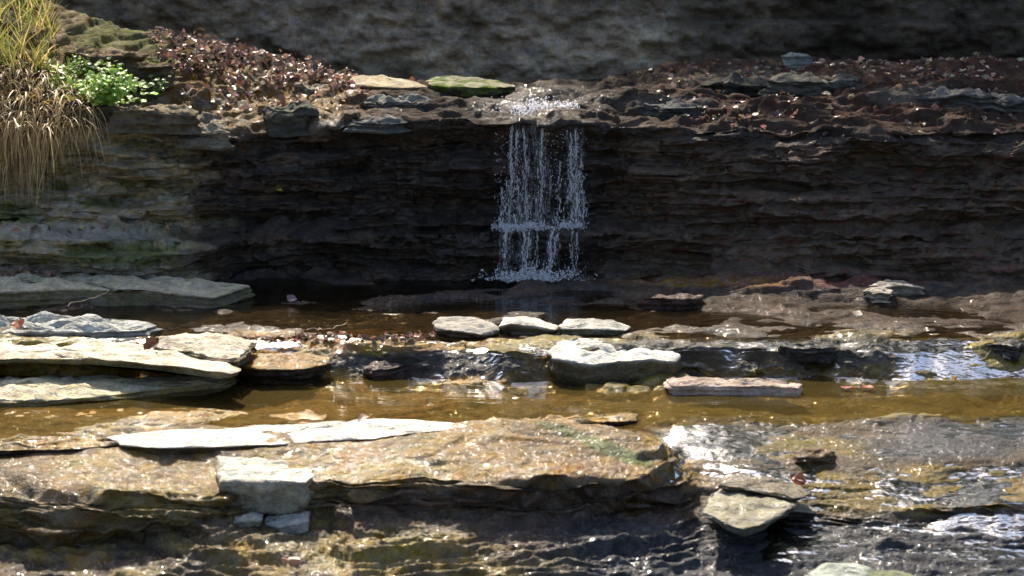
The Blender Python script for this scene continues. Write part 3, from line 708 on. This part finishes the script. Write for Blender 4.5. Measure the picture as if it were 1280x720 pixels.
for a_ in [(640, 637, 158, 285, 11.98, 11.93, .004, 1.1), (645, 648, 165, 285, 11.98, 11.92, .0025, .6), (655, 660, 162, 285, 11.98, 11.9, .003, .6),
           (678, 676, 160, 285, 11.98, 11.92, .0035, .9), 
           (700, 696, 200, 286, 11.98, 11.92, .0025, .5), (713, 715, 165, 284, 11.98, 11.92, .0045, 1.3), (719, 722, 160, 284, 11.98, 11.9, .004, 1.1), (726, 730, 200, 284, 11.98, 11.9, .002, .5),
           (628, 624, 235, 286, 11.97, 11.9, .002, .5), (631, 633, 240, 286, 11.97, 11.9, .002, .5),
           (632, 630, 288, 350, 11.84, 11.78, .004, .9), (662, 656, 288, 348, 11.84, 11.78, .004, 1.0), (656, 652, 292, 340, 11.84, 11.78, .003, .6),
           (690, 686, 288, 348, 11.84, 11.78, .0045, 1.0), (697, 690, 292, 330, 11.84, 11.78, .004, .9), (672, 670, 290, 350, 11.84, 11.78, .002, .4), (715, 716, 288, 350, 11.84, 11.78, .002, .5), (722, 720, 290, 350, 11.84, 11.78, .002, .3)]:
    strand(*a_)
def splash(name, n, fx, fy, Y, r_, fr_=.9):
    b = Beads()
    for _ in range(n):
        px, py = fx(), fy()
        b.add(rel(at_y(px, py+1.6*math.sin(px*.13)+1.2*math.sin(px*.31), Y+rg.normal()*.03)), abs(rg.normal())*r_+.0015, stretch=rg.uniform(.5, 1.3))
    return b.build(name, FALL, wf)
splash('splash', 2300, lambda: rg.choice([rg.uniform(614, 730), rg.normal(660, 14), rg.normal(708, 9), rg.normal(634, 5)]), lambda: 286+rg.choice([-1.5, 0, 1.5])+rg.normal()*1.8-abs(rg.normal())*2.2, 11.92, .0028)
splash('splash', 1500, lambda: rg.normal(668, 26), lambda: 351-abs(rg.normal())*7, 11.70, .0026)
sp = splash('spray', 1100, lambda: rg.uniform(618, 735), lambda: rg.uniform(165, 350), 11.93, .0013); sp['kind'] = 'stuff'
splash('top_riffle', 900, lambda: rg.normal(678, 24), lambda: 143-abs(rg.normal())*9+rg.normal()*2, 12.3, .003)
def veil_material():
    m, nt, out = mat('water_veil'); b = N(nt, 'ShaderNodeBsdfPrincipled'); b.inputs['Base Color'].default_value = (.92, .93, .97, 1); b.inputs['Roughness'].default_value = .2
    t = N(nt, 'ShaderNodeBsdfTranslucent'); t.inputs['Color'].default_value = (.9, .92, .97, 1); g = N(nt, 'ShaderNodeBsdfTransparent')
    m1 = N(nt, 'ShaderNodeMixShader'); m1.inputs[0].default_value = .4; L(nt, b.outputs[0], m1.inputs[1]); L(nt, t.outputs[0], m1.inputs[2])
    f = mth(nt, 'MULTIPLY', ramp(nt, noise(nt, mapped(nt, (110, 20, 7)), 1., 3, .6), .45, .7), ramp(nt, noise(nt, mapped(nt, (60, 10, 22)), 1., 4, .7), .4, .6, .1, 1.))
    m2 = N(nt, 'ShaderNodeMixShader'); L(nt, mth(nt, 'MULTIPLY', f, .5), m2.inputs[0]); L(nt, g.outputs[0], m2.inputs[1]); L(nt, m1.outputs[0], m2.inputs[2]); L(nt, m2.outputs[0], out.inputs[0]); return m
VEIL = veil_material()
def veil(xa0, xb0, xa1, xb1, py0, py1, Y0, Y1):
    nu, nv = 14, 60; u, v = np.meshgrid(np.linspace(0, 1, nu), np.linspace(0, 1, nv))
    wv_ = 3*fbm(v*3+xa0, u*.3, 2., 3); a_ = xa0+(xa1-xa0)*v+wv_-3*fbm(v*5+xb0, 0*u, 5., 2)*v; b_ = xb0+(xb1-xb0)*v+wv_+3*fbm(v*5+xa0, 0*u, 9., 2)*v
    V = rel(at_y(a_+(b_-a_)*u, py0+(py1-py0)*v, Y0+(Y1-Y0)*v**.5+.012*np.sin(u*7+v*5)+.01*fbm(u*3, v*9, xa0, 2)))
    new_mesh('water_veil', V.reshape(-1, 3), grid_faces(nv, nu), VEIL, wf)
for a_ in [(637, 650, 630, 662, 157, 286, 11.97, 11.9), (652, 684, 646, 694, 157, 286, 11.97, 11.9), (708, 728, 704, 732, 160, 286, 11.97, 11.9),
           (624, 640, 622, 642, 287, 352, 11.85, 11.79), (648, 668, 644, 664, 287, 352, 11.85, 11.79), (682, 702, 676, 698, 287, 352, 11.85, 11.79), (640, 722, 634, 726, 130, 158, 12.45, 11.98)]:
    veil(*a_)
for q_ in range(26):            # sheets slipping over the lip
    b_ = Beads(); x0_ = rg.uniform(636, 728); tt = np.linspace(0, 1, 16); pp = at_y(x0_+rg.normal()*3*tt+1.5*np.sin(tt*6+q_), 132+30*tt, 12.5-.52*tt)
    gz_ = [ground_at(a1, a2)[0][2] for a1, a2 in zip(*project(pp))]
    b_.tube(rel(pp), .0025*np.clip(.6+.8*fbm(tt*6+q_, 1., 1., 2), .15, 1.5)); b_.build('water_strand', FALL, wf)
# drips and small spills elsewhere
def spill(px0, px1, py0, py1, Y, n, r_, label):
    b = Beads(); o0 = at_y((px0+px1)/2, py1, Y)
    for _ in range(n):
        px = (px0+px1)/2+rg.normal()*(px1-px0)/4+5*math.sin(_*.31); py = (py0+py1)/2+rg.normal()*(py1-py0)/3
        b.add(at_y(px, py, Y+rg.normal()*.02)-o0, abs(rg.normal())*r_+.001, stretch=rg.uniform(.8, 3))
    o = b.build('water_spill', FALL); o.location = o0; tag(o, label, 'spill', 'small spills of white water'); return o

# ------------------------------------------------------------------ leaves
def leaf_shape(rg_, s=1.):
    n = 7; t = np.linspace(0, 1, n); w = .36*np.sin(np.pi*np.clip(t, .02, .98))**.8*(1+.15*rg_.normal(size=n))
    curl = rg_.uniform(-.5, .9); bend = rg_.uniform(-.5, .8)
    V = []
    for i in range(n):
        zc = bend*(t[i]-.5)**2*1.2
        for u in (-1, -.5, 0, .5, 1):
            V.append((t[i]-.5, u*w[i], zc+curl*abs(u)*w[i]*.9+.03*rg_.normal()))
    V = np.array(V)*s
    F_ = grid_faces(n, 5)
    st = np.array([[-.5, -.012, 0], [-.5, .012, 0], [-.72, .006, .03], [-.72, -.006, .03]])*s
    F_ = np.vstack([F_, [[len(V), len(V)+1, len(V)+2, len(V)+3]]])
    return np.vstack([V, st]), F_
LEAFC = np.array([[.17, .10, .07], [.24, .13, .09], [.12, .075, .06], [.30, .19, .12], [.42, .31, .22], [.08, .05, .04], [.22, .12, .11], [.34, .26, .2], [.14, .09, .08]])
def frame_of(n, ang):
    n = n/np.linalg.norm(n); a_ = np.array([math.cos(ang), math.sin(ang), 0]); a_ = a_-n*a_.dot(n); a_ /= np.linalg.norm(a_)
    return np.stack([a_, np.cross(n, a_), n], 1)
def litter(name, pts, nrm, size, label, pal=LEAFC, lift=.012, seed=3, tilt=.5):
    rg_ = np.random.default_rng(seed); V = []; F_ = []; Cc = []; n = 0
    for p, nn in zip(pts, nrm):
        v, f = leaf_shape(rg_, size*rg_.uniform(.35, 1.5)); m = frame_of(nn+tilt*rg_.normal(size=3), rg_.uniform(0, 6.28))
        v = v@m.T+p+np.array([0, 0, lift*rg_.uniform(.3, 1.6)])
        V.append(v); F_.append(f+n); n += len(v); Cc.append(np.tile(pal[rg_.integers(len(pal))]*rg_.uniform(.5, 1.7)*(1+.12*rg_.normal(size=3)), (len(v), 1)))
    o = new_mesh(name, np.vstack(V), np.vstack(F_), LEAF, col=np.vstack(Cc)); tag(o, label, 'leaves', kind='stuff'); return o
drift = poly([(185, 44), (230, 40), (300, 66), (380, 84), (445, 100), (440, 112), (370, 108), (330, 120), (250, 100), (200, 85)])
p, nn, _ = pick(1500, drift, 0, 3, 1)
p = p+np.array([0, 0, 1])*np.abs(np.random.default_rng(1).normal(size=len(p)))[:, None]*.035
litter('leaf_litter', p, nn, .046, 'drift of dead red brown leaves on the upper left ledge', seed=3, tilt=.9)
p, nn, _ = pick(330, poly([(200, 110), (440, 108), (470, 122), (330, 150), (230, 130)]), 0, 3, 2)
litter('leaf_litter', p, nn, .045, 'scattered dead leaves in the ochre seep on the left ledge', seed=4)
p, nn, _ = pick(800, poly([(770, 96), (860, 78), (1280, 68), (1500, 64), (1500, 100), (1280, 98), (1000, 98), (860, 104)]), 0, 3, 3)
litter('leaf_litter', p, nn, .042, 'dead leaves strewn along the crest of the right ledge', seed=5)
p, nn, _ = pick(420, poly([(800, 100), (1500, 90), (1500, 150), (1100, 180), (900, 165), (820, 140)]), 0, 5, 4)
litter('leaf_litter', p, nn, .04, 'sparse dead leaves and crumbs on the slope of the right ledge', seed=6)
p, nn, _ = pick(300, poly([(0, 340), (200, 345), (210, 354), (0, 350)]) | poly([(280, 420), (560, 420), (560, 428), (280, 428)]) | poly([(0, 282), (210, 288), (210, 294), (0, 290)]), 5, 11.2, 5)
litter('leaf_litter', p, nn, .04, 'crumbs of dead leaf along the left bank shelves', pal=LEAFC*1.3, seed=7)

def one_leaf(px, py, size, label, c_, tilt=(0, 0, 0), lift=.01, pos=None, sd=0, group='single fallen leaves'):
    rg_ = np.random.default_rng(100+sd)
    p_, n_ = ground_at(px, py) if pos is None else (pos, np.array([0, 0, 1.]))
    v, f = leaf_shape(rg_, size); m = frame_of(np.array([0, 0, 1.])+np.array(tilt), rg_.uniform(0, 6.28))
    o = new_mesh('fallen_leaf', v@m.T, f, LEAF, col=np.array(c_)); o.location = tuple(p_+np.array([0, 0, lift]))
    tag(o, label, 'leaf', group); return o
z_ = lambda px, py, h: at_z(px, py, h)
for i, (px, py, s_, lab, c_, tl, ps) in enumerate([
        (190, 432, .10, 'curled brown leaf on the broad cream slab', (.13, .06, .03), (0, -.9, 0), z_(190, 434, -1.97)),
        (22, 406, .085, 'red brown leaf on the bluish white slab', (.42, .13, .05), (0, -.7, 0), z_(22, 408, -1.945)),
        (516, 104, .09, 'orange leaf between the cream and the mossy stone on the ledge top', (.55, .2, .08), (0, -.8, 0), None),
        (1274, 263, .10, 'pale curled leaf stuck to the cliff at the right edge', (.5, .42, .28), (0, -1.4, 0), None),
        (1058, 486, .06, 'left of two dark red leaves floating in the olive pool', (.25, .05, .04), (0, 0, 0), z_(1058, 487, -2.145)),
        (1085, 486, .075, 'right of two dark red leaves floating in the olive pool', (.3, .07, .05), (0, 0, 0), z_(1085, 487, -2.145)),
        (425, 442, .08, 'tan leaf at the tip of the twig beside the dark shelf', (.4, .24, .14), (0, -.6, 0), z_(427, 440, -2.0)),
        (1000, 600, .07, 'brick red leaf under the film of the lower cascade', (.35, .11, .06), (0, -.4, 0), None),
        (270, 536, .06, 'tan leaf at the back edge of the long white slab', (.5, .32, .2), (0, 0, 0), z_(255, 524, -2.12)),
        (350, 566, .0, '', (.5, .3, .2), (0, 0, 0), None),
        (455, 524, .07, 'pinkish leaf on the back of the long white slab', (.45, .3, .25), (0, -.3, 0), z_(455, 525, -2.11)),
        (530, 508, .04, 'small cream leaf floating mid pool below the midstream rocks', (.55, .45, .25), (0, 0, 0), z_(538, 509, -2.145)),
        (375, 535, .0, '', (.5, .3, .2), (0, 0, 0), None),
        (645, 499, .04, 'small cream leaf floating below the largest boulder', (.55, .45, .25), (0, 0, 0), z_(645, 499, -2.145)),
        (395, 373, .07, 'purple grey wet leaf in the dark foot pool', (.25, .18, .2), (0, -.8, 0), z_(365, 376, -1.98)),
        (1075, 398, .07, 'pale leaf on the right bank at the waterline', (.45, .38, .28), (0, -.6, 0), z_(1072, 394, -1.985)),
        (1018, 427, .05, 'cream leaf on the black flat rock in the riffle', (.6, .5, .4), (0, -.6, 0), None),
        (1260, 444, .09, 'tan leaf by the dark rock near the right edge', (.4, .3, .25), (0, -.5, 0), None),
        (350, 240, .05, 'yellow leaf hanging on the dark cliff left of the falls', (.5, .42, .05), (0, -2., .3), None),
        (365, 702, .08, 'orange brown leaf on the ledge face under the block', (.5, .24, .12), (0, -.8, 0), None)]):
    if s_: one_leaf(px, py, s_, lab, c_, tl, pos=ps, sd=i)

# ------------------------------------------------------------------ twigs
def twig(pts, r_, label, sd=0):
    b = Beads(); pts = np.array(pts, float); o0 = pts[0].copy(); n = 14
    t = np.linspace(0, len(pts)-1, n); q = np.stack([np.interp(t, np.arange(len(pts)), pts[:, k_]) for k_ in range(3)], 1)
    q += .006*np.random.default_rng(sd).normal(size=q.shape)
    b.tube(q-o0, np.linspace(r_, r_*.5, n), 6); o = b.build('twig', BARK); o.location = o0; tag(o, label, 'twig', 'twigs'); return o
Zs = -1.90
twig([at_z(130, 349, -1.87), at_z(190, 351, -1.86), at_z(240, 348, -1.85)], .006, 'pale twig lying along the back of the pointed grey slab', 1)
twig([at_z(85, 382, -1.93), at_z(130, 368, -1.87), at_z(165, 352, -1.86)], .005, 'thin tan twig leaning up across the front of the pointed grey slab', 2)
twig([at_z(392, 463, -2.12), at_z(410, 453, -2.05), at_z(425, 442, -1.99)], .006, 'pale forked twig standing in the pool by the dark shelf', 3)
g1, _ = ground_at(175, 215); g2, _ = ground_at(222, 224)
twig([g1+[0, -.04, 0], (g1+g2)/2+[0, -.07, 0], g2+[0, -.07, 0]], .006, 'pale twig sticking out of the left bank above the shelf', 4)
twig([at_z(385, 411, -1.99), at_z(410, 410, -1.985), at_z(436, 404, -1.98)], .004, 'thin yellow twig floating in the dark foot pool', 5)

# ------------------------------------------------------------------ grass and plants at the upper left
def blades(name, roots, cfun, lfun, dfun, droop, w, label, seed, segs=6):
    rg_ = np.random.default_rng(seed); V = []; F_ = []; Cc = []; n = 0
    for p in roots:
        ln = lfun(rg_); d = dfun(rg_); d = d/np.linalg.norm(d); c_ = cfun(rg_); wd = np.cross(d, rg_.normal(size=3)); wd /= np.linalg.norm(wd)
        q = p.copy(); pts = [q.copy()]; dd = d.copy()
        side = rg_.normal(size=3)*.25
        for i in range(segs):
            dd = dd+np.array([0, 0, -droop*rg_.uniform(.5, 1.4)])+side*.15+rg_.normal(size=3)*.08; dd /= np.linalg.norm(dd); q = q+dd*ln/segs; pts.append(q.copy())
        pts = np.array(pts); ww = w*rg_.uniform(.5, 1.7)*np.linspace(1, .15, segs+1)[:, None]*wd
        v = np.stack([pts-ww, pts+ww], 1).reshape(-1, 3)
        f = np.array([[2*i, 2*i+1, 2*i+3, 2*i+2] for i in range(segs)])
        V.append(v); F_.append(f+n); n += len(v); Cc.append(np.tile(c_, (len(v), 1)))
    o = new_mesh(name, np.vstack(V), np.vstack(F_), GREEN, col=np.vstack(Cc)); tag(o, label, 'grass', kind='stuff'); return o
tan = np.array([.72, .53, .24]); tan2 = np.array([.42, .27, .12]); gr = np.array([.16, .24, .04]); yg = np.array([.34, .33, .08])
rt, _, _ = pick(2200, poly([(-200, 60), (60, 70), (118, 100), (128, 150), (60, 175), (-200, 175)]), 0, 4.2, 8)
blades('dry_grass', rt, lambda g_: (tan if g_.random() < .6 else tan2)*g_.uniform(.6, 1.2), lambda g_: g_.uniform(.18, .5), lambda g_: np.array([g_.normal()*.5+.15, -1, .6+g_.normal()*.4]), .42, .0032,
       'dry tan grass hanging over the left bank', 1)
rt, _, _ = pick(600, poly([(-200, 120), (70, 120), (75, 170), (-200, 175)]), 0, 4.4, 9)
blades('dry_grass', rt, lambda g_: (tan if g_.random() < .7 else tan2)*g_.uniform(.6, 1.2), lambda g_: g_.uniform(.2, .56), lambda g_: np.array([g_.normal()*.3, -1, .1+g_.normal()*.3]), .75, .003,
       'curtain of long dry grass hanging below the bank at the left edge', 2)
rt, _, _ = pick(1500, poly([(-200, -60), (40, -25), (70, 30), (60, 95), (-200, 90)]), 0, 3, 10)
blades('grass', rt, lambda g_: (yg if g_.random() < .6 else gr if g_.random() < .6 else tan)*g_.uniform(.6, 1.3), lambda g_: g_.uniform(.12, .35), lambda g_: np.array([g_.normal()*.4, -.3, 1.]), .12, .004,
       'yellow green grass growing on top of the left bank', 3)
rt, _, _ = pick(500, poly([(55, 80), (210, 80), (212, 125), (120, 135), (60, 120)]), 0, 3.4, 11)
blades('grass', rt, lambda g_: gr*g_.uniform(.5, 1.5), lambda g_: g_.uniform(.04, .13), lambda g_: np.array([g_.normal()*.6, -.5, 1.]), .15, .006,
       'short green grass round the leafy plant', 4)
def leafy(px, py, w, d, h, nl, ls, label, sd, c0=(.30, .46, .09)):
    g, _ = ground_at(px, py); e = bpy.data.objects.new('leafy_plant', None); C.objects.link(e); e.location = tuple(g); tag(e, label, 'plant')
    rg_ = np.random.default_rng(sd); st = Beads(); V = []; F_ = []; Cc = []; n = 0
    for s_ in range(max(5, nl//14)):
        tip = np.array([rg_.normal()*w*.4, -abs(rg_.normal())*d*.5-.03, rg_.uniform(.3, 1)*h])
        q = np.linspace(0, 1, 6)[:, None]; pts = q*tip+np.array([0, 0, 1])*(.03*np.sin(q*3)); st.tube(pts, np.linspace(.004, .002, 6), 5)
        for _ in range(14):
            v, f = leaf_shape(rg_, ls*rg_.uniform(.6, 1.2)); v[:, 1] *= 1.5
            m = frame_of(np.array([rg_.normal()*.5, -.4+rg_.normal()*.4, 1.]), rg_.uniform(0, 6.28))
            c_ = tip*rg_.uniform(.45, 1.05)+rg_.normal(size=3)*np.array([.035, .035, .025])
            V.append(v@m.T+c_); F_.append(f+n); n += len(v); Cc.append(np.tile(np.array(c0)*rg_.uniform(.6, 1.6), (len(v), 1)))
    st.build('stem', BARK, e); new_mesh('foliage', np.vstack(V), np.vstack(F_), GREEN, e, col=np.vstack(Cc))
leafy(135, 128, .30, .22, .22, 460, .04, 'bright green small-leaved plant on the left bank', 1)
leafy(110, 92, .26, .2, .10, 150, .03, 'darker green low plant just above the bright small-leaved one', 2, (.2, .3, .05))
leafy(192, 112, .14, .15, .10, 80, .03, 'thin green sprig right of the bright small-leaved plant', 3, (.15, .24, .05))
leafy(580, 103, .0, .0, .0, 0, .03, 'x', 4) if False else None

# ------------------------------------------------------------------ unseen trees, added above the wall to block sky and shade the ledge
gx, gy = np.meshgrid(np.linspace(-60, 60, 40), np.linspace(17.1, 90, 40))
gz = ZC+.36+.3*fbm(gx*.2, gy*.2, 0., 3)*sstep(17.2, 25, gy)+np.clip(gy-30, 0, 99)*.05
struct(new_mesh('hill', np.stack([gx, gy, gz], -1).reshape(-1, 3), grid_faces(40, 40), simple('forest_floor', (.07, .055, .03), .95, .1, .5, 2)), 'leaf covered bank above the wall')
def tree(x_, y_, z0, h, cr, nl, ls, label, sd, base=.3):
    rg_ = np.random.default_rng(sd); e = bpy.data.objects.new('tree', None); C.objects.link(e); e.location = (x_, y_, z0); tag(e, label, 'tree', 'unseen trees added above the wall')
    b = Beads(); q = np.linspace(0, 1, 10)[:, None]
    b.tube(q*np.array([.3*rg_.normal(), .3*rg_.normal(), h*.85]), h*.022*(1-.8*q[:, 0]), 8)
    tips = []
    for i in range(22):
        t0 = rg_.uniform(base, .85); an = rg_.uniform(0, 6.28); ln = cr*rg_.uniform(.5, 1)*(1.15-.6*abs(t0-.5))
        p0 = np.array([0, 0, h*.85*t0]); p1 = p0+ln*np.array([math.cos(an), math.sin(an), rg_.uniform(.2, .8)])
        b.tube(p0+(p1-p0)*q, h*.007*(1-.8*q[:, 0]), 5); tips += [p0+(p1-p0)*k_ for k_ in (.5, .75, 1.)]
    b.build('trunk', WOOD, e); tips = np.array(tips)
    c_ = tips[rg_.integers(0, len(tips), nl)]+rg_.normal(size=(nl, 3))*cr*.17
    a1 = rg_.normal(size=(nl, 3)); a1 /= np.linalg.norm(a1, axis=1)[:, None]; a2 = np.cross(a1, rg_.normal(size=(nl, 3))); a2 /= np.linalg.norm(a2, axis=1)[:, None]
    s1 = ls*rg_.uniform(.6, 1.3, nl)[:, None]
    V = np.stack([c_-a1*s1, c_+a2*s1*.5, c_+a1*s1, c_-a2*s1*.5], 1).reshape(-1, 3)
    cc = np.repeat(np.array([.06, .09, .025])*rg_.uniform(.6, 1.5, (nl, 1)), 4, 0)
    new_mesh('crown', V, np.arange(nl*4).reshape(-1, 4), GREEN, e, col=cc)
for i, (x_, y_, h, cr) in enumerate([(-36, 44, 36, 9), (-25, 47, 34, 8), (-12, 52, 18, 6), (-4, 54, 19, 6), (6, 34, 38, 6), (15, 32, 38, 8), (25, 36, 38, 8), (36, 44, 36, 9)]):  # crowns sized to hide bright sky, with a gap left for the sun
    tree(x_, y_, ZC+.9, h, cr, 9000, .5, 'unseen tall leafy tree added far behind the wall to block low sky', 60+i, .1)
tree(.2, 20.0, ZC+.35, 6.6, 1.5, 5000, .07, 'unseen small leafy tree added behind the wall to shade the right ledge, nearer the waterfall', 90, .35)
tree(2.3, 20.4, ZC+.35, 6.8, 1.7, 6500, .07, 'unseen small leafy tree added behind the right part of the wall to shade the ledge', 91, .35)

# ------------------------------------------------------------------ sky, sun, camera
SUN_EL, SUN_AZ = R(43), R(-14)      # azimuth measured from straight behind the ledge, negative = from the left
w = bpy.data.worlds.new('World'); bpy.context.scene.world = w; w.use_nodes = True
nt = w.node_tree; nt.nodes.clear()
sky = nt.nodes.new('ShaderNodeTexSky'); sky.sky_type = 'NISHITA'; sky.sun_disc = False
sky.dust_density = 3.; sky.ozone_density = .4; sky.sun_elevation = SUN_EL; sky.sun_rotation = SUN_AZ
bg = nt.nodes.new('ShaderNodeBackground'); bg.inputs['Strength'].default_value = .1
wo = nt.nodes.new('ShaderNodeOutputWorld'); nt.links.new(sky.outputs[0], bg.inputs[0]); nt.links.new(bg.outputs[0], wo.inputs[0])
sl = bpy.data.lights.new('sun', 'SUN'); sl.energy = 5; sl.angle = R(.55); sl.color = (1, .9, .75)
so_ = bpy.data.objects.new('sun', sl); C.objects.link(so_)
sd_ = Vector((math.sin(SUN_AZ)*math.cos(SUN_EL), math.cos(SUN_AZ)*math.cos(SUN_EL), math.sin(SUN_EL)))
so_.rotation_euler = sd_.to_track_quat('Z', 'Y').to_euler(); so_.location = (0, 14, 12)

cam = bpy.data.cameras.new('camera'); co = bpy.data.objects.new('camera', cam); C.objects.link(co)
cam.sensor_width = 36; cam.lens = 36*F/1280; cam.clip_start = .1; cam.clip_end = 500
co.location = (0, 0, ZC); co.rotation_euler = (R(90)-P, 0, 0)
cam.dof.use_dof = True; cam.dof.focus_distance = 11.2; cam.dof.aperture_fstop = 3.2; cam.dof.aperture_blades = 0
sc = bpy.context.scene; sc.camera = co
sc.view_settings.view_transform = 'Standard'; sc.view_settings.look = 'None'; sc.view_settings.gamma = 1
sc.view_settings.exposure = 1.12
sc.cycles.max_bounces = 6; sc.cycles.transparent_max_bounces = 12; sc.cycles.sample_clamp_indirect = 4
sc.cycles.caustics_reflective = False; sc.cycles.caustics_refractive = False
